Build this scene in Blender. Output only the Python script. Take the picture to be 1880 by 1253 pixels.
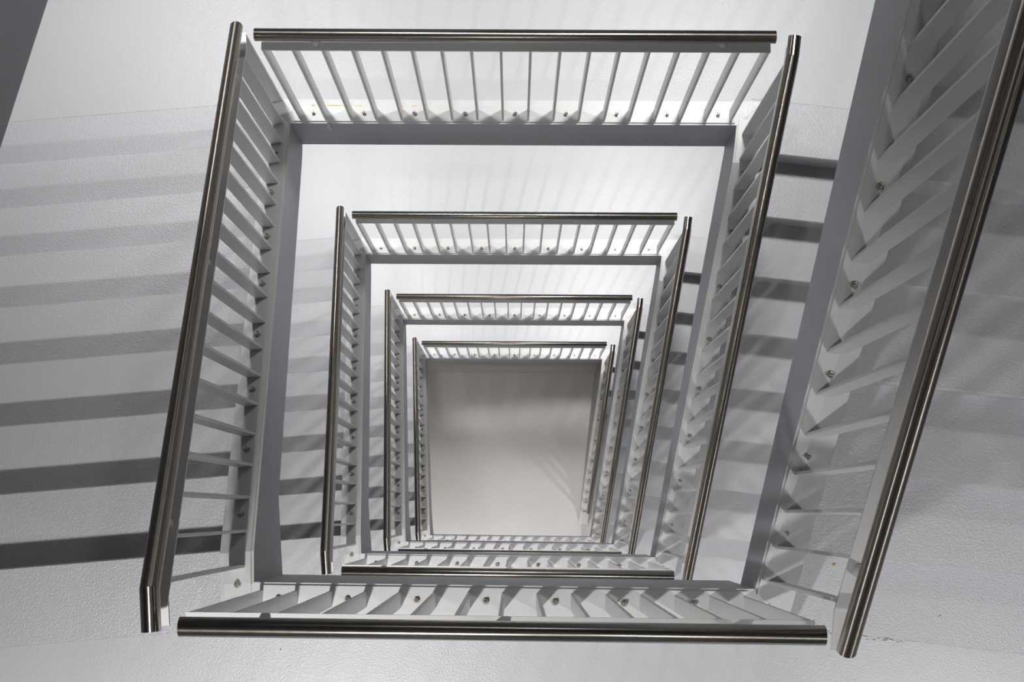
import bpy, bmesh, math, random
from mathutils import Vector, Matrix

# ------------------------------------------------------------------ scene, camera, light
for o in list(bpy.data.objects):
    bpy.data.objects.remove(o)
S = bpy.context.scene
C = S.collection
S.view_settings.view_transform = 'Standard'
S.view_settings.look = 'None'
S.view_settings.gamma = 1
S.view_settings.use_curve_mapping = False
S.view_settings.exposure = 0.0

Z0 = 15.53                      # camera height above the ground floor
H = 2.88                        # storey height
# the camera leans over the railing of the uppermost landing and looks down the well
tilt, yaw, roll = 0.1371, -0.0028, 0.0095
Rx = Matrix(((1, 0, 0), (0, math.cos(tilt), math.sin(tilt)), (0, -math.sin(tilt), math.cos(tilt))))
Ry = Matrix(((math.cos(yaw), 0, math.sin(yaw)), (0, 1, 0), (-math.sin(yaw), 0, math.cos(yaw))))
Rz = Matrix(((math.cos(roll), math.sin(roll), 0), (-math.sin(roll), math.cos(roll), 0), (0, 0, 1)))
Rw = (Rz @ Ry @ Rx).transposed().to_4x4()
cam = bpy.data.cameras.new('camera')
cam.sensor_width = 36
cam.lens = 2287.5 / 1880 * 36
cam.clip_start = 0.02
camo = bpy.data.objects.new('camera', cam)
C.objects.link(camo)
camo.matrix_world = Matrix.Translation((0, 0, Z0)) @ Rw
S.camera = camo

W = bpy.data.worlds.new('world')
S.world = W
W.use_nodes = True
W.node_tree.nodes['Background'].inputs[0].default_value = (0.8, 0.85, 1.0, 1)
W.node_tree.nodes['Background'].inputs[1].default_value = 0.02

# ceiling lamps: x, y, height below the camera at level 1, watts
# x, y, z relative to level 1, watts, diameter, share of that power at the uppermost level
LAMP_B = [(-0.80, -1.25, -1.83, 29.5, 0.15, 0.10), (2.05, -1.25, -1.83, 20, 0.20, 0.10)]
LAMP_T = [(-1.45, 2.52, -3.03, 26.5, 0.34, 0.20), (0.95, 2.36, -3.03, 28.5, 0.34, 0.30)]
LAMP_COL = (1.0, 0.995, 0.985)

# ------------------------------------------------------------------ plan of the stair well (metres, camera over the origin)
Tl, Tr = Vector((-1.0255, 1.7337)), Vector((0.9881, 1.7421))
Bl, Br = Vector((-0.8442, -0.2318)), Vector((0.7857, -0.2374))
zT = lambda k: Z0 - 5.632 - (k - 1) * H          # far landing floors
zB = lambda k: Z0 - 4.192 - (k - 1) * H          # near landing floors
RISE = 0.18


class Side:
    """one straight side of the well: s runs along it, o outwards from the well."""
    def __init__(self, A, B, centre=Vector((0, 0.75))):
        self.A, self.B = A, B
        self.L = (B - A).length
        self.u = (B - A) / self.L
        n = Vector((-self.u.y, self.u.x))
        if n.dot(A - centre) < 0:
            n = -n
        self.n = n

    def p(self, s, o, z):
        q = self.A + self.u * s + self.n * o
        return Vector((q.x, q.y, z))


SL = Side(Bl, Tl)
SR = Side(Tr, Br)
ST = Side(Tl, Tr)
SB = Side(Bl, Br)


# ------------------------------------------------------------------ materials
def mat(name, col, rough=0.4, metal=0.0, bump=0.0, scale=60.0, mottle=0.04, spec=0.5, detail=3.0, coat=0.0):
    m = bpy.data.materials.new(name)
    m.use_nodes = True
    nt = m.node_tree
    b = nt.nodes['Principled BSDF']
    b.inputs['Roughness'].default_value = rough
    b.inputs['Metallic'].default_value = metal
    b.inputs['Specular IOR Level'].default_value = spec
    if coat:
        b.inputs['Coat Weight'].default_value = coat
        b.inputs['Coat Roughness'].default_value = 0.15
    tc = nt.nodes.new('ShaderNodeTexCoord')
    nz = nt.nodes.new('ShaderNodeTexNoise')
    nz.inputs['Scale'].default_value = 2.3
    nz.inputs['Detail'].default_value = 6
    nt.links.new(tc.outputs['Object'], nz.inputs['Vector'])
    mx = nt.nodes.new('ShaderNodeMix')
    mx.data_type = 'RGBA'
    nt.links.new(nz.outputs['Fac'], mx.inputs['Factor'])
    mx.inputs['A'].default_value = (*[c * (1 - mottle) for c in col], 1)
    mx.inputs['B'].default_value = (*[min(1, c * (1 + mottle)) for c in col], 1)
    nt.links.new(mx.outputs['Result'], b.inputs['Base Color'])
    if bump:
        n2 = nt.nodes.new('ShaderNodeTexNoise')
        n2.inputs['Scale'].default_value = scale
        n2.inputs['Detail'].default_value = detail
        nt.links.new(tc.outputs['Object'], n2.inputs['Vector'])
        bp = nt.nodes.new('ShaderNodeBump')
        bp.inputs['Strength'].default_value = bump
        bp.inputs['Distance'].default_value = 0.004
        nt.links.new(n2.outputs['Fac'], bp.inputs['Height'])
        nt.links.new(bp.outputs['Normal'], b.inputs['Normal'])
    return m


M_TREAD = mat('white floor paint', (0.595, 0.598, 0.628), 0.30, bump=0.75, scale=150, mottle=0.04)
M_LAND = mat('white landing paint', (0.605, 0.615, 0.63), 0.36, bump=0.35, scale=170, mottle=0.04)
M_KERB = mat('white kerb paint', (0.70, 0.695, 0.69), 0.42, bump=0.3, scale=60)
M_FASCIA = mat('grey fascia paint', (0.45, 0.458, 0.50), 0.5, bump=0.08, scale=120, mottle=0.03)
M_STEEL = mat('off white steel paint', (0.70, 0.69, 0.68), 0.38, mottle=0.02)
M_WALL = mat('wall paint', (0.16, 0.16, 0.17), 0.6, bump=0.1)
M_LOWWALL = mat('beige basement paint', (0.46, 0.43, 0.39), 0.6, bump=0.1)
M_GROUND = mat('ground floor screed', (0.60, 0.575, 0.55), 0.5, bump=0.05, mottle=0.06)
M_CEIL = mat('ceiling paint', (0.25, 0.25, 0.25), 0.7)
M_SOFFIT = mat('darkened soffit', (0.10, 0.10, 0.10), 0.8)  # unseen undersides, made dark to cut bounced light and rail reflections
M_YELLOW = mat('yellow sealant', (0.75, 0.52, 0.06), 0.6)
M_TAPE = mat('masking tape', (0.62, 0.61, 0.62), 0.7)
M_DARK = mat('dark debris', (0.05, 0.045, 0.04), 0.8)
M_GRIME = mat('grey dirt', (0.22, 0.21, 0.20), 0.9)
M_ORANGE = mat('orange debris', (0.55, 0.30, 0.05), 0.8)
M_NUT = mat('polished nut steel', (0.62, 0.60, 0.56), 0.20, metal=1.0)
M_WASH = mat('dull washer steel', (0.42, 0.40, 0.37), 0.42, metal=1.0)
M_HOUSING = mat('lamp housing', (0.7, 0.7, 0.7), 0.5)
M_GLOW = mat('lamp diffuser', (0.9, 0.9, 0.88), 0.5)
M_GLOW.node_tree.nodes['Principled BSDF'].inputs['Emission Color'].default_value = (1, 0.98, 0.95, 1)
M_GLOW.node_tree.nodes['Principled BSDF'].inputs['Emission Strength'].default_value = 6.0


def rail_mat():
    m = bpy.data.materials.new('brushed stainless steel')
    m.use_nodes = True
    nt = m.node_tree
    b = nt.nodes['Principled BSDF']
    b.inputs['Base Color'].default_value = (0.45, 0.41, 0.355, 1)
    b.inputs['Metallic'].default_value = 1.0
    b.inputs['Roughness'].default_value = 0.30
    b.inputs['Anisotropic'].default_value = 0.93
    tg = nt.nodes.new('ShaderNodeTangent')
    tg.direction_type = 'UV_MAP'
    tg.uv_map = 'along'
    nt.links.new(tg.outputs[0], b.inputs['Tangent'])
    tc = nt.nodes.new('ShaderNodeTexCoord')
    nz = nt.nodes.new('ShaderNodeTexNoise')
    nz.inputs['Scale'].default_value = 30
    nz.inputs['Detail'].default_value = 4
    nt.links.new(tc.outputs['Object'], nz.inputs['Vector'])
    mr = nt.nodes.new('ShaderNodeMapRange')
    mr.inputs['To Min'].default_value = 0.26
    mr.inputs['To Max'].default_value = 0.34
    nt.links.new(nz.outputs['Fac'], mr.inputs['Value'])
    nt.links.new(mr.outputs['Result'], b.inputs['Roughness'])
    return m


M_RAIL = rail_mat()


# ------------------------------------------------------------------ mesh helpers
def link(name, bm, mats, parent=None, origin=None, smooth=False):
    bmesh.ops.recalc_face_normals(bm, faces=bm.faces)
    me = bpy.data.meshes.new(name)
    if origin is not None:
        bmesh.ops.translate(bm, vec=-Vector(origin), verts=bm.verts)
    bm.to_mesh(me)
    bm.free()
    for m in (mats if isinstance(mats, (list, tuple)) else [mats]):
        me.materials.append(m)
    if smooth:
        for p in me.polygons:
            p.use_smooth = True
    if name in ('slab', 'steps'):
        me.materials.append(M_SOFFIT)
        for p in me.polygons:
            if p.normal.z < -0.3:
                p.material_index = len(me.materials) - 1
    o = bpy.data.objects.new(name, me)
    C.objects.link(o)
    if origin is not None:
        o.location = Vector(origin)
    if parent:
        o.parent = parent
        if origin is not None:
            o.location = Vector(origin) - parent.location
    return o


def tag(o, label, cat, group=None):
    o['label'] = label
    o['category'] = cat
    if group:
        o['group'] = group
    return o


def struct(o):
    o['kind'] = 'structure'
    return o


def prism(bm, base, top, mi=0):
    """closed solid between two polygons with the same number of points"""
    a = [bm.verts.new(p) for p in base]
    b = [bm.verts.new(p) for p in top]
    fs = [bm.faces.new(a), bm.faces.new(b)]
    n = len(a)
    for i in range(n):
        fs.append(bm.faces.new((a[i], a[(i + 1) % n], b[(i + 1) % n], b[i])))
    for f in fs:
        f.material_index = mi
    return fs


def slab(bm, poly, z0, z1):
    return prism(bm, [Vector((p.x, p.y, z0)) for p in poly], [Vector((p.x, p.y, z1)) for p in poly])


def box8(bm, c, hx, hy, hz, ux, uy):
    """box with horizontal axes ux, uy (2-D unit vectors)"""
    ux = Vector((ux.x, ux.y, 0)); uy = Vector((uy.x, uy.y, 0)); uz = Vector((0, 0, 1))
    lo = [c + ux * sx * hx + uy * sy * hy - uz * hz for sx, sy in ((-1, -1), (1, -1), (1, 1), (-1, 1))]
    hi = [p + uz * 2 * hz for p in lo]
    return prism(bm, lo, hi)


def interp(pl, s):
    if s <= pl[0][0]:
        return pl[0][1]
    for (a, za), (b, zb) in zip(pl, pl[1:]):
        if s <= b:
            return za + (zb - za) * (s - a) / (b - a)
    return pl[-1][1]


def meet(P, u, Q, v):
    d = u.x * v.y - u.y * v.x
    w = Q - P
    return P + u * ((w.x * v.y - w.y * v.x) / d)


# ------------------------------------------------------------------ profiles, relative to z of the camera at level 1
KT, KB = -5.435, -4.122        # kerb tops of far and near landings
FT, FB = -5.761, -4.632        # lower edges of their fascias
L_TOP = [(0, -4.125), (0.10, -4.150), (SL.L, -5.435)]
L_BOT = [(0, -4.632), (0.28, -4.640), (1.915, -5.738), (SL.L, -5.761)]
R_TOP = [(0, -5.437), (0.17, -5.452), (SR.L, -6.995)]
R_BOT = [(0, -5.761), (0.03, -5.762), (0.37, -6.035), (SR.L, -7.262)]
KW = 0.112                      # kerb width
s0L, gL = 0.110, 0.2556         # first nosing and going, left flights
s0R, gR = 0.0526, 0.2565
FW = 1.50                       # flight width to the wall

# outer mitre corners of the kerb ring
def ring(o):
    return {
        'Tl': meet(SL.A + SL.n * o, SL.u, ST.A + ST.n * o, ST.u),
        'Tr': meet(SR.A + SR.n * o, SR.u, ST.A + ST.n * o, ST.u),
        'Bl': meet(SL.A + SL.n * o, SL.u, SB.A + SB.n * o, SB.u),
        'Br': meet(SR.A + SR.n * o, SR.u, SB.A + SB.n * o, SB.u)}
K = ring(KW)


def kerb(name, side, top, bot, dz, c0, c1, parent, s_end=None):
    """kerb with a grey painted face towards the well and white paint elsewhere"""
    bm = bmesh.new()
    ss = sorted(set([a for a, _ in top] + [a for a, _ in bot]))
    if s_end is not None:
        ss = [s for s in ss if s < s_end] + [s_end]
    se = ss[-1]
    inn_t = [side.p(s, 0, interp(top, s) + dz) for s in ss]
    inn_b = [side.p(s, 0, interp(bot, s) + dz) for s in ss]
    def outp(s, z, i):
        if i == 0 and c0 is not None:
            return Vector((c0.x, c0.y, z))
        if i == len(ss) - 1 and c1 is not None:
            return Vector((c1.x, c1.y, z))
        return side.p(s, KW, z)
    out_t = [outp(s, interp(top, s) + dz, i) for i, s in enumerate(ss)]
    out_b = [outp(s, interp(bot, s) + dz, i) for i, s in enumerate(ss)]
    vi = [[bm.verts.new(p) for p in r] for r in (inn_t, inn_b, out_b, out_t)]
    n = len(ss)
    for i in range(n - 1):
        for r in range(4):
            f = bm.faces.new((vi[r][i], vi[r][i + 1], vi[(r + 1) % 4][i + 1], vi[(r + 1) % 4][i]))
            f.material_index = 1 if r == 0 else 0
    for i in (0, n - 1):
        bm.faces.new([vi[r][i] for r in range(4)])
    # soften the upper well-side arris a little
    return link(name, bm, [M_KERB, M_FASCIA], parent)


def stair_steps(name, side, s0, g, ztop, count, s_first, s_last, zend_drop, parent, to_ground=None):
    """saw-tooth solid; nosings have a small lip"""
    prof = [(s_first, ztop - 0.0010), (s_first + 0.003, ztop + 0.0009)]
    for i in range(count):
        z = ztop - i * RISE
        s = s0 + i * g
        prof += [(s - 0.004, z), (s, z - 0.006), (s, z - 0.040), (s - 0.016, z - 0.046), (s - 0.016, z - RISE)]
    prof[2] = (prof[2][0], ztop + 0.0009)
    prof += [(s_last - 0.003, ztop - count * RISE + 0.0009), (s_last, ztop - count * RISE - 0.0010)]
    prof[-3] = (prof[-3][0], ztop - count * RISE + 0.0009)
    zl = ztop - count * RISE
    if to_ground is None:
        prof += [(s_last, zl - 0.11), (s0 + (count - 1) * g - 0.02, zl - 0.11), (s0 + 0.15, ztop - 0.32), (s_first, ztop - 0.125)]
    else:
        prof += [(s_last, to_ground), (s_first, to_ground)]
    bm = bmesh.new()
    prism(bm, [side.p(s, 0.085, z) for s, z in prof], [side.p(s, FW, z) for s, z in prof])
    return link(name, bm, M_TREAD, parent)


ORDL = ['', 'uppermost one in view', 'second one down', 'third one down', 'lowest one']
ORD = ['highest', 'second highest', 'third highest', 'fourth highest', 'lowest']


def empty(name, loc):
    o = bpy.data.objects.new(name, None)
    o.empty_display_size = 0.2
    C.objects.link(o)
    o.location = loc
    return o


# walls of the shaft --------------------------------------------------------------
YB_, YT_ = -2.05, 3.45
wl = lambda y: meet(SL.A + SL.n * FW, SL.u, Vector((0, y)), Vector((1, 0)))
wr = lambda y: meet(SR.A + SR.n * FW, SR.u, Vector((0, y)), Vector((1, 0)))
PBL, PTL, PBR, PTR = wl(YB_), wl(YT_), wr(YB_), wr(YT_)
ZTOP = Z0 + 1.30


def wall(name, a, b, out, z0, z1, m):
    bm = bmesh.new()
    slab(bm, [a, b, b + out, a + out], z0, z1)
    return struct(link(name, bm, m))


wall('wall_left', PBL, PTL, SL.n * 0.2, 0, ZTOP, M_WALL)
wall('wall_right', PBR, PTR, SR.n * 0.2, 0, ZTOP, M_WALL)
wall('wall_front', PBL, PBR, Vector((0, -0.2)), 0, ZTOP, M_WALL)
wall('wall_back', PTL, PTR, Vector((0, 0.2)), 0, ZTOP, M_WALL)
bm = bmesh.new(); slab(bm, [PBL, PBR, PTR, PTL], -0.2, 0); struct(link('floor', bm, M_GROUND))
bm = bmesh.new(); slab(bm, [PBL, PBR, PTR, PTL], ZTOP, ZTOP + 0.2); struct(link('ceiling', bm, M_CEIL))

# low cross wall under the lowest far landing
zl4 = Z0 + FT - 3 * H
bm = bmesh.new()
a = ST.A + ST.n * 0.004 - ST.u * 1.5
b = ST.B + ST.n * 0.004
slab(bm, [a, b, b + ST.n * 0.12, a + ST.n * 0.12], 0, zl4)
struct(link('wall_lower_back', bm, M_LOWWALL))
# the string wall that carries the last right-hand flight down to the ground
bm = bmesh.new()
S_END4 = 1.87
pts = [s for s in (0, 0.03, 0.37) if s < S_END4] + [S_END4]
base = [SR.p(0, 0.004, 0), SR.p(S_END4, 0.004, 0)]
poly = [SR.p(0, 0.004, 0), SR.p(S_END4, 0.004, 0), SR.p(S_END4, 0.004, 0.03)]
prof = [(0, 0), (S_END4, 0)] + [(s, max(0.02, Z0 + interp(R_BOT, s) - 3 * H)) for s in (1.74, 0.37, 0.03, 0)]
prism(bm, [SR.p(s, 0.004, z) for s, z in prof], [SR.p(s, KW - 0.004, z) for s, z in prof])
struct(link('wall_lower_right', bm, M_LOWWALL))

# ------------------------------------------------------------------ landings and flights
jL0, jL1 = s0L - gL, s0L + 8 * gL - 0.004          # joints where the flight meets the landings
jL1 = s0L + 7 * gL + gL
jR0, jR1 = s0R - gR, s0R + 8 * gR


def v2(v):
    return Vector((v.x, v.y))


for k in range(0, 5):
    # far landing
    e = empty('stair_landing', Vector((0, 2.6, zT(k) - 0.129)))
    tag(e, ('white painted far landing across the top of the well, ' + ORDL[k])
        if k else 'far landing hidden above the frame under the highest lamps', 'landing', 'far landings')
    bm = bmesh.new()
    poly = [v2(SL.p(jL1, FW, 0)), v2(SL.p(jL1, 0.085, 0)), v2(SL.p(SL.L, 0.085, 0)), v2(ST.p(0, 0.03, 0)), v2(ST.p(ST.L, 0.03, 0)),
            v2(SR.p(0, 0.085, 0)), v2(SR.p(jR0, 0.085, 0)), v2(SR.p(jR0, FW, 0)), PTR, PTL]
    slab(bm, poly, zT(k) - 0.127, zT(k))
    link('slab', bm, M_LAND, e, origin=e.location)
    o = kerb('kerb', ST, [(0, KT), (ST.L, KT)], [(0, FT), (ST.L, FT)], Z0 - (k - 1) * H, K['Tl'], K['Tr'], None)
    o.parent = e; o.matrix_parent_inverse = Matrix.Translation(-e.location)
    o['label'] = 'kerb with grey painted face towards the well'
    # near landing
    e = empty('stair_landing', Vector((0, -1.1, zB(k) - 0.44)))
    tag(e, ('white painted near landing along the bottom of the well, ' + ORDL[k])
        if k else 'near landing under the camera, just out of frame', 'landing', 'near landings')
    bm = bmesh.new()
    poly = [v2(SL.p(jL0, FW, 0)), v2(SL.p(jL0, 0.085, 0)), v2(SL.p(0, 0.085, 0)), v2(SB.p(0, 0.03, 0)), v2(SB.p(SB.L, 0.03, 0)),
            v2(SR.p(SR.L, 0.085, 0)), v2(SR.p(jR1, 0.085, 0)), v2(SR.p(jR1, FW, 0)), PBR, PBL]
    slab(bm, poly, zB(k) - (0.438 if k else 0.27), zB(k))
    link('slab', bm, M_LAND, e, origin=e.location)
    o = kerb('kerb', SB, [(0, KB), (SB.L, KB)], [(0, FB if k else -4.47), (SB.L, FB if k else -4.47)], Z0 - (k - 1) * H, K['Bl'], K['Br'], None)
    o.parent = e; o.matrix_parent_inverse = Matrix.Translation(-e.location)
    o['label'] = 'kerb with grey painted face towards the well'
    # left flight, down from near landing k to far landing k
    e = empty('stair_flight', SL.p(1.0, 0.8, zT(k)))
    tag(e, ('left flight of white painted concrete steps, ' + ORD[k] + ' on the left') if k else
        'left flight of which only the grey edge shows in the top left corner', 'stairs', 'left stair flights')
    st = stair_steps('steps', SL, s0L, gL, zB(k), 8, jL0, jL1, 0, None)
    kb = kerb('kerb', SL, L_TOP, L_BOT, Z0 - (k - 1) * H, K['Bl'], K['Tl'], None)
    for o in (st, kb):
        o.parent = e; o.matrix_parent_inverse = Matrix.Translation(-e.location)
    kb['label'] = 'sloping kerb with grey painted face towards the well'
    # right flight, down from far landing k to near landing k + 1
    e = empty('stair_flight', SR.p(1.0, 0.8, zB(k + 1) if k < 4 else 0))
    tag(e, 'right flight of white painted concrete steps, ' + ORD[k] + ' on the right', 'stairs', 'right stair flights')
    dz = Z0 - (k - 1) * H
    if k < 4:
        st = stair_steps('steps', SR, s0R, gR, zT(k), 8, jR0, jR1, 0, None)
        kb = kerb('kerb', SR, R_TOP, R_BOT, dz, K['Tr'], K['Br'], None)
    else:
        st = stair_steps('steps', SR, s0R, gR, zT(k), 6, jR0, s0R + 6 * gR - 0.02, 0, None, to_ground=0.0)
        lo = [(0, R_BOT[0][1])] + [(s, max(R_BOT_z, 0.01 - dz)) for s, R_BOT_z in
                                   [(s, interp(R_BOT, s)) for s in (0.03, 0.37, 1.0, 1.5, 1.70)]] + [(S_END4, 0.01 - dz)]
        kb = kerb('kerb', SR, R_TOP, lo, dz, K['Tr'], None, None, s_end=S_END4)
    for o in (st, kb):
        o.parent = e; o.matrix_parent_inverse = Matrix.Translation(-e.location)
    kb['label'] = 'sloping kerb with grey painted face towards the well'

# ------------------------------------------------------------------ railings
PW = 0.077            # base plate width
BD = 0.052            # baluster depth
BT = 0.010            # baluster thickness
RR = 0.0243           # handrail radius


def sweep_rect(bm, side, pl, o0, o1, th):
    """flat bar following a polyline in (s, z); th measured downwards"""
    rows = []
    for i, (s, z) in enumerate(pl):
        rows.append([bm.verts.new(side.p(s, o, zz)) for o, zz in ((o0, z), (o1, z), (o1, z - th), (o0, z - th))])
    for a, b in zip(rows, rows[1:]):
        for r in range(4):
            bm.faces.new((a[r], a[(r + 1) % 4], b[(r + 1) % 4], b[r]))
    bm.faces.new(rows[0]); bm.faces.new(rows[-1])


def tube(bm, pts, r, seg=40):
    """round tube with mitred bends and recessed ends; pts are 3-D"""
    rings = []
    uv = bm.loops.layers.uv.new('along')
    n = len(pts)
    for i, p in enumerate(pts):
        d0 = (pts[i] - pts[i - 1]).normalized() if i else None
        d1 = (pts[i + 1] - pts[i]).normalized() if i < n - 1 else None
        d = d0 or d1
        nn = (d0 + d1).normalized() if d0 and d1 else d
        side = Vector((0, 0, 1)).cross(d).normalized()
        up = d.cross(side).normalized()
        ring_ = []
        for j in range(seg):
            a = 2 * math.pi * j / seg
            q = side * math.cos(a) * r + up * math.sin(a) * r
            t = -q.dot(nn) / d.dot(nn)
            ring_.append(bm.verts.new(p + q + d * t))
        rings.append(ring_)
    u = 0.0
    for i, (a, b) in enumerate(zip(rings, rings[1:])):
        u2 = u + (pts[i + 1] - pts[i]).length
        for j in range(seg):
            f = bm.faces.new((a[j], a[(j + 1) % seg], b[(j + 1) % seg], b[j]))
            f.smooth = True
            for l, c in zip(f.loops, ((u, j), (u, j + 1), (u2, j + 1), (u2, j))):
                l[uv].uv = (c[0], c[1] / seg * 0.15)
        u = u2
    bm.edges.ensure_lookup_table()
    for r_ in rings[1:-1]:
        for j in range(seg):
            ed = bm.edges.get((r_[j], r_[(j + 1) % seg]))
            if ed:
                ed.smooth = False
    for e, dr in ((0, 1), (-1, -1)):
        d = (pts[1] - pts[0]).normalized() if e == 0 else (pts[-2] - pts[-1]).normalized()
        cc = pts[e]
        r1 = [bm.verts.new(cc + (v.co - cc) * 0.92) for v in rings[e]]
        r2 = [bm.verts.new(cc + (v.co - cc) * 0.92 + d * 0.012) for v in rings[e]]
        for j in range(seg):
            jj = (j + 1) % seg
            bm.faces.new((rings[e][j], rings[e][jj], r1[jj], r1[j]))
            bm.faces.new((r1[j], r1[jj], r2[jj], r2[j]))
        bm.faces.new(r2)


def nut_mesh():
    """hexagon nut and domed cap, and its washer, around the local z axis"""
    bm = bmesh.new()
    def loop(r, z, n=6, ph=0.0):
        return [bm.verts.new((r * math.cos(2 * math.pi * i / n + ph), r * math.sin(2 * math.pi * i / n + ph), z)) for i in range(n)]
    def bridge(a, b, sm=False):
        for i in range(len(a)):
            f = bm.faces.new((a[i], a[(i + 1) % len(a)], b[(i + 1) % len(a)], b[i])); f.smooth = sm
    a = loop(0.0118, 0, 24); b = loop(0.0118, 0.0015, 24); c = loop(0.0110, 0.002, 24); bridge(a, b); bridge(b, c); bm.faces.new(a); bm.faces.new(c)
    bmesh.ops.recalc_face_normals(bm, faces=bm.faces)
    ws = bpy.data.meshes.new('washer')
    bm.to_mesh(ws); bm.free()
    ws.materials.append(M_WASH)
    bm = bmesh.new()
    a = loop(0.0092, 0.002); b = loop(0.0092, 0.010); c = loop(0.0078, 0.0112)
    bm.faces.new(a); bridge(a, b); bridge(b, c); bm.faces.new(c)
    prev = loop(0.0068, 0.0112, 16); bm.faces.new(prev[::-1])
    for r, z in ((0.0068, 0.0155), (0.0062, 0.0185), (0.0045, 0.0212), (0.0022, 0.0226)):
        nx = loop(r, z, 16); bridge(prev, nx, True); prev = nx
    bm.faces.new(prev)
    bmesh.ops.recalc_face_normals(bm, faces=bm.faces)
    me = bpy.data.meshes.new('bolt')
    bm.to_mesh(me); bm.free()
    me.materials.append(M_NUT)
    return me, ws


NUT, WASHER = nut_mesh()


def railing(label, group, side, dz, feet, nuts, ktop, plate, foot_o, bar, rail, rail_o, brackets, name='stair_railing', base_label=None):
    """feet, nuts, brackets: lists of s; ktop/bar/rail: (s, z) polylines relative to level 1"""
    f = lambda pl: [(s, z + dz) for s, z in pl]
    kt, bar, rail = f(ktop), f(bar), f(rail)
    smid = 0.5 * (feet[0] + feet[-1])
    e = empty(name, side.p(smid, 0.05, interp(kt, smid)))
    tag(e, label, 'railing', group)
    inv = Matrix.Translation(-e.location)
    def add(nm, bm, m, smooth=False):
        o = link(nm, bm, m)
        o.parent = e
        o.matrix_parent_inverse = inv
        return o
    # base plate
    bm = bmesh.new()
    ss = sorted(set([plate[0], plate[1]] + [s for s, _ in kt if plate[0] < s < plate[1]]))
    ext = lambda s: interp(kt, s)
    sweep_rect(bm, side, [(s, ext(s) + 0.0098) for s in ss], 0.008, 0.008 + plate[2], 0.009)
    add('base_plate', bm, M_STEEL)
    # balusters
    for s in feet:
        bm = bmesh.new()
        z0 = interp(kt, s) + 0.0085
        z1 = interp(bar, s) - 0.0075
        c = side.p(s, foot_o + BD / 2, (z0 + z1) / 2)
        ch = 0.0012
        # slightly chamfered flat bar
        ux, un = side.u, side.n
        pts = []
        for a, b in ((-1, -1), (1, -1), (1, 1), (-1, 1)):
            if a * b > 0:
                q = [(a * BT / 2, b * (BD / 2 - ch)), (a * (BT / 2 - ch), b * BD / 2)]
            else:
                q = [(a * (BT / 2 - ch), b * BD / 2), (a * BT / 2, b * (BD / 2 - ch))]
            if (a, b) in ((-1, -1), (1, 1)):
                pts += q
            else:
                pts += q
        P = [Vector((c.x + ux.x * x + un.x * y, c.y + ux.y * x + un.y * y, 0)) for x, y in pts]
        # follow the slope of plate and bar at the ends
        sl0 = (interp(kt, s + 0.01) - interp(kt, s - 0.01)) / 0.02
        sl1 = (interp(bar, s + 0.01) - interp(bar, s - 0.01)) / 0.02
        prism(bm, [Vector((p.x, p.y, z0 + sl0 * q[0])) for p, q in zip(P, pts)],
              [Vector((p.x, p.y, z1 + sl1 * q[0])) for p, q in zip(P, pts)])
        add('baluster', bm, M_STEEL)
    # top bar
    bm = bmesh.new()
    sweep_rect(bm, side, bar, foot_o - 0.001, foot_o + BD + 0.001, 0.008)
    add('top_bar', bm, M_STEEL)
    # handrail
    bm = bmesh.new()
    tube(bm, [side.p(s, rail_o, z) for s, z in rail], RR)
    o = add('handrail', bm, M_RAIL)
    o['label'] = 'round brushed stainless steel handrail'
    # brackets
    for s in brackets:
        bm = bmesh.new()
        zb, zr = interp(bar, s) + 0.0002, interp(rail, s) - RR + 0.004
        oc = foot_o + BD * 0.55
        m = Matrix.Translation(side.p(s, oc, zb))
        prev = None
        for r, t in ((0.017, 0), (0.017, 0.15), (0.013, 0.35), (0.007, 0.5), (0.006, 1.0)):
            ring_ = []
            for j in range(20):
                a = 2 * math.pi * j / 20
                # lean towards the handrail axis
                oo = oc + (rail_o - oc) * t
                q = side.p(s, oo, zb + (zr - zb) * t)
                ring_.append(bm.verts.new(q + Vector((r * math.cos(a), r * math.sin(a), 0))))
            if prev:
                for j in range(20):
                    fc = bm.faces.new((prev[j], prev[(j + 1) % 20], ring_[(j + 1) % 20], ring_[j])); fc.smooth = True
            else:
                bm.faces.new(ring_)
            prev = ring_
        bm.faces.new(prev)
        add('bracket', bm, M_STEEL)
    # bolts with domed nuts
    for s in nuts:
        o = bpy.data.objects.new('bolt', NUT)
        C.objects.link(o)
        z = interp(kt, s) + 0.0095
        sl = (interp(kt, s + 0.01) - interp(kt, s - 0.01)) / 0.02
        tx = Vector((side.u.x, side.u.y, sl)).normalized()
        ty = Vector((side.n.x, side.n.y, 0))
        tz = tx.cross(ty).normalized()
        if tz.z < 0:
            ty = -ty; tz = -tz
        R = Matrix((tx, ty, tz)).transposed().to_4x4()
        o.parent = e
        o.matrix_parent_inverse = inv
        o.matrix_basis = Matrix.Translation(side.p(s, 0.008 + plate[2] * 0.5, z)) @ R
        o['label'] = 'polished domed nut on its bolt'
        w = bpy.data.objects.new('washer', WASHER)
        C.objects.link(w)
        w.parent = o
    return e


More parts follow.
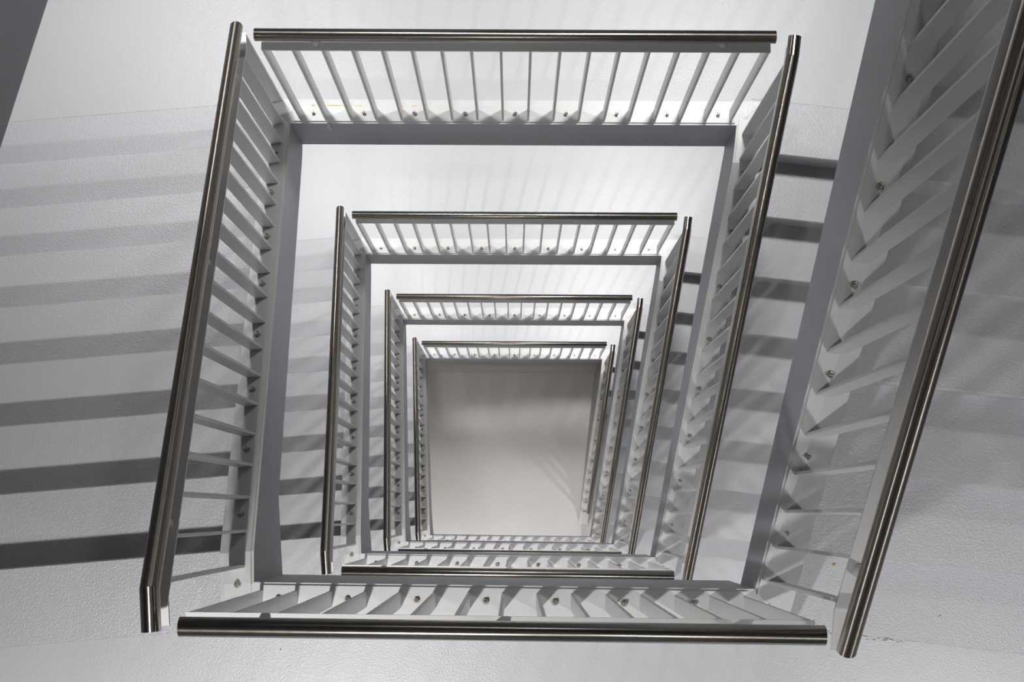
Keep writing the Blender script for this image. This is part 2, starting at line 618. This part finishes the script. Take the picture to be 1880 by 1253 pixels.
far_lab = ['far railing above the frame',
           'widest far railing, at the top of the picture, its plate edge dabbed with yellow sealant',
           'second widest far railing, directly below the one with yellow sealant',
           'small far railing third from the top of the picture',
           'smallest far railing, lying directly over the grey floor of the well']
left_lab = ['left railing outside the frame',
            'largest left railing, its brushed handrail running from top left to lower left corner',
            'second largest left railing, inside the largest one',
            'third left railing from the outside, next to the innermost',
            'innermost left railing, beside the floor of the well']
right_lab = ['biggest railing, cut off by the right edge of the picture',
             'second right railing from the right edge, its bright mitred end beside the widest far railing',
             'third right railing from the right edge of the picture',
             'fourth right railing from the right edge, next to the innermost',
             'innermost right railing, ending on the floor of the well']
near_lab = ['near railing outside the frame',
            'near railing across the bottom of the picture with a long thick steel handrail',
            'near railing second from the bottom, handrail just above the nearest landing edge',
            'near railing third from the bottom, its handrail hidden behind the landing above',
            'smallest near railing, just below the floor of the well']

feetL = [0.054 + 0.1128 * i for i in range(19)]
nutsL = [0.054 + 0.1128 * (2 * m - 0.5) for m in range(10)]
feetR = [1.961 - 0.1131 * i for i in range(18)][::-1]
nutsR = [1.961 + 0.0565 - 0.2262 * m for m in range(9)][::-1]
feetT = [0.047 + 0.114 * i for i in range(18)]
nutsT = [0.047 + 0.114 * (2 * m + 0.5) for m in range(9)]
feetB = [0.029 + 0.1119 * i for i in range(15)]
nutsB = [0.029 + 0.1119 * (2 * m + 0.5) for m in range(7)]
L_TOPX = [(-0.3, -4.122)] + L_TOP[:-1] + [(2.3, -5.435 - (2.3 - SL.L) * 0.687)]
R_TOPX = [(-0.3, -5.430)] + R_TOP[:-1] + [(2.3, -6.995 - (2.3 - SR.L) * 0.848)]
BAR_L = [(-0.055, -3.204), (0.014, -3.204), (2.030, -4.637), (2.075, -4.640)]
RAIL_L = [(-0.061, -3.113), (0.041, -3.113), (2.080, -4.562)]
BAR_R = [(-0.020, -4.530), (0.020, -4.536), (1.985, -6.090), (2.085, -6.096)]
RAIL_R = [(-0.045, -4.478), (0.023, -4.486), (2.078, -6.022)]

for k in range(0, 5):
    dz = Z0 - (k - 1) * H
    if k:
        railing(far_lab[k], 'far railings', ST, dz, feetT, nutsT, [(0, KT), (ST.L, KT)], (0.015, 2.005, 0.070), 0.014,
                [(0.047 - 0.006, -4.570), (0.047 + 0.114 * 17 + 0.006, -4.570)], [(0.028, -4.510), (1.998, -4.510)], 0.050,
                [0.25, 1.81])
        railing(near_lab[k], 'near railings', SB, dz, feetB, nutsB, [(0, KB), (SB.L, KB)], (0.022, 1.607, 0.083), 0.024,
                [(0.023, -3.190), (0.029 + 0.1119 * 14 + 0.006, -3.190)], [(0.036, -3.090), (1.601, -3.090)], 0.050,
                [0.22, 0.81, 1.40])
        railing(left_lab[k], 'left railings', SL, dz, feetL, nutsL, L_TOPX, (-0.04, 2.085, 0.087), 0.027,
                BAR_L, RAIL_L, 0.045, [0.20, 1.02, 1.86])
    if k < 4:
        railing(right_lab[k], 'right railings', SR, dz, feetR, nutsR, R_TOPX, (-0.03, 2.03, 0.087), 0.027,
                BAR_R, RAIL_R, 0.045, [0.20, 1.0, 1.88])
    else:
        c = 1.74
        zc = interp(RAIL_R, c); zb = interp(BAR_R, c)
        railing(right_lab[k], 'right railings', SR, dz, [s for s in feetR if s < c], [s for s in nutsR if s < c], R_TOPX,
                (-0.03, 1.78, 0.087), 0.027, BAR_R[:2] + [(c - 0.02, interp(BAR_R, c - 0.02))], RAIL_R[:2] + [(c, zc)], 0.045,
                [0.20, 1.0, 1.6])

# ------------------------------------------------------------------ small marks and debris
sealant_owner = [o for o in bpy.data.objects if o.name.startswith('stair_railing') and o.get('label') == far_lab[1]][0]
rnd = random.Random(4)
for x0, x1 in ((-0.939, -0.904), (-0.892, -0.764), (-0.744, -0.690), (-0.550, -0.505), (-0.488, -0.444), (-0.382, -0.341), (-0.099, -0.050)):
    bm = bmesh.new()
    n = 9
    rows = []
    y0 = ST.A.y + 0.0785
    for i in range(n):
        t = i / (n - 1)
        x = x0 + (x1 - x0) * t
        w_ = 0.0015 + 0.007 * math.sin(math.pi * t) * rnd.uniform(0.5, 1.2)
        h_ = 0.0085 * math.sin(math.pi * t) ** 0.5 * rnd.uniform(0.7, 1.1)
        zz = Z0 + KT
        rows.append([bm.verts.new(p) for p in ((x, y0 - 0.001, zz), (x, y0 - 0.001, zz + h_ + 0.001), (x, y0 + w_ * 0.6, zz + h_ * 0.8 + 0.001), (x, y0 + w_, zz))])
    for a, b in zip(rows, rows[1:]):
        for r in range(4):
            bm.faces.new((a[r], a[(r + 1) % 4], b[(r + 1) % 4], b[r]))
    bm.faces.new(rows[0]); bm.faces.new(rows[-1])
    o = link('sealant', bm, M_YELLOW)
    o.parent = sealant_owner
    o.matrix_parent_inverse = Matrix.Translation(-sealant_owner.location)
    o['label'] = 'blob of yellow sealant'

# a curled scrap of masking tape hanging from the far kerb
bm = bmesh.new()
sec = [(0.001, 0.004), (0.001, -0.012), (0.004, -0.030), (0.009, -0.045), (0.013, -0.060)]
rows = []
for i, (d, dzz) in enumerate(sec):
    w0, w1 = 0.0075 + 0.004 * (i > 2), 0.006 + 0.005 * (i > 1)
    base = ST.p(0.171 + 0.003 * math.sin(i * 2.1), -d, Z0 + KT + dzz)
    rows.append([bm.verts.new(base + Vector((-w0, 0, 0.003 * (i % 2)))), bm.verts.new(base + Vector((w1, -0.002, 0))),
                 bm.verts.new(base + Vector((w1, -0.0005, 0))), bm.verts.new(base + Vector((-w0, 0.0008, 0.003 * (i % 2))))])
for a, b in zip(rows, rows[1:]):
    for r in range(4):
        bm.faces.new((a[r], a[(r + 1) % 4], b[(r + 1) % 4], b[r]))
bm.faces.new(rows[0]); bm.faces.new(rows[-1])
tag(link('tape_scrap', bm, M_TAPE), 'torn scrap of pale masking tape hanging over the widest far grey kerb', 'tape')


def crumb(name, x, y, z, sx, sy, ang, m, label, cat, seed=1):
    r = random.Random(seed)
    bm = bmesh.new()
    bmesh.ops.create_icosphere(bm, subdivisions=2, radius=1)
    for v in bm.verts:
        v.co *= r.uniform(0.7, 1.2)
        v.co = Vector((v.co.x * sx, v.co.y * sy, max(v.co.z, -0.6) * min(sx, sy) * 0.6))
    bmesh.ops.rotate(bm, verts=bm.verts, cent=(0, 0, 0), matrix=Matrix.Rotation(ang, 3, 'Z'))
    lo = min(v.co.z for v in bm.verts)
    bmesh.ops.translate(bm, verts=bm.verts, vec=(0, 0, -lo))
    o = link(name, bm, m)
    o.location = (x, y, z)
    tag(o, label, cat)


crumb('wood_chip', 1.062, -0.159, Z0 - 4.192 + 0.002, 0.0055, 0.0045, 0.5, M_ORANGE, 'tiny orange brown chip on the floor behind the biggest railing', 'chip', 3)
crumb('twig', 1.406, -0.322, Z0 - 4.192, 0.008, 0.0013, 0.45, M_DARK, 'tiny dark twig on the floor right of the biggest railing', 'twig', 5)
crumb('grit', -0.762, -0.452, Z0 - 4.192, 0.0028, 0.0022, 0.2, M_DARK, 'dark speck of grit just below the bottom handrail', 'grit', 7)
crumb('pebble', -2.142, 1.812, Z0 - 5.632, 0.009, 0.0035, 0.0, M_KERB, 'small pale pebble by the floor joint at upper left', 'pebble', 9)
# line of dirt along the joint of the near landing
r = random.Random(11)
bm = bmesh.new()
for i in range(46):
    o_ = 0.12 + 0.40 * r.random() ** 1.3
    c = SR.p(jR1 + r.gauss(0.004, 0.004), o_, Z0 - 4.192)
    l_, w_ = r.uniform(0.003, 0.011), r.uniform(0.0006, 0.0016)
    a_ = math.atan2(SR.n.y, SR.n.x) + r.gauss(0, 0.25)
    d = Vector((math.cos(a_), math.sin(a_), 0)); e_ = Vector((-d.y, d.x, 0))
    prism(bm, [c - d * l_, c - e_ * w_, c + d * l_, c + e_ * w_], [q + Vector((0, 0, 0.002)) for q in (c - d * l_, c - e_ * w_, c + d * l_, c + e_ * w_)])
o = tag(link('dirt', bm, M_GRIME), 'thin line of grey dirt along the floor joint at lower right', 'dirt')
o['kind'] = 'stuff'

# ------------------------------------------------------------------ lamps under the landings
def lamp(x, y, z, watts, size, label, group, spread=131):
    e = empty('ceiling_lamp', Vector((x, y, z + 0.065)))
    tag(e, label, 'lamp', group)
    inv = Matrix.Translation(-e.location)
    for nm, r0, r1, za, zb, m in (('housing', 0.15, 0.15, z + 0.065, z + 0.035, M_HOUSING), ('diffuser', 0.14, 0.09, z + 0.035, z + 0.005, M_GLOW)):
        bm = bmesh.new()
        base = [Vector((x + r0 * math.cos(t * math.pi / 16), y + r0 * math.sin(t * math.pi / 16), za)) for t in range(32)]
        top = [Vector((x + r1 * math.cos(t * math.pi / 16), y + r1 * math.sin(t * math.pi / 16), zb)) for t in range(32)]
        prism(bm, base, top)
        o = link(nm, bm, m)
        o.parent = e; o.matrix_parent_inverse = inv
    L = bpy.data.lights.new('lamp_light', 'AREA')
    L.shape = 'DISK'
    L.size = size
    L.spread = math.radians(spread)
    L.energy = watts
    L.color = LAMP_COL
    o = bpy.data.objects.new('lamp_light', L)
    C.objects.link(o)
    o.parent = e
    o.location = (0, 0, -0.065 - 0.002)


for k in range(0, 6):
    dz = Z0 - (k - 1) * H
    lev = ['highest', 'second', 'third', 'fourth', 'fifth', 'lowest'][k]
    for i, (x, y, z, w, sz, f0) in enumerate(LAMP_B):
        zz = z + dz
        lamp(x, y, zz, w * (f0 if k == 0 else 1), sz, '%s round lamp above the near landings, %s side' % (lev, ('left', 'right')[i]), 'lamps over the near landings', 140)
    if k < 5:
        for i, (x, y, z, w, sz, f0) in enumerate(LAMP_T):
            lamp(x, y, z + dz, w * (f0 if k == 0 else 1), sz, '%s round lamp above the far landings, %s side' % (lev, ('left', 'right')[i]), 'lamps over the far landings')
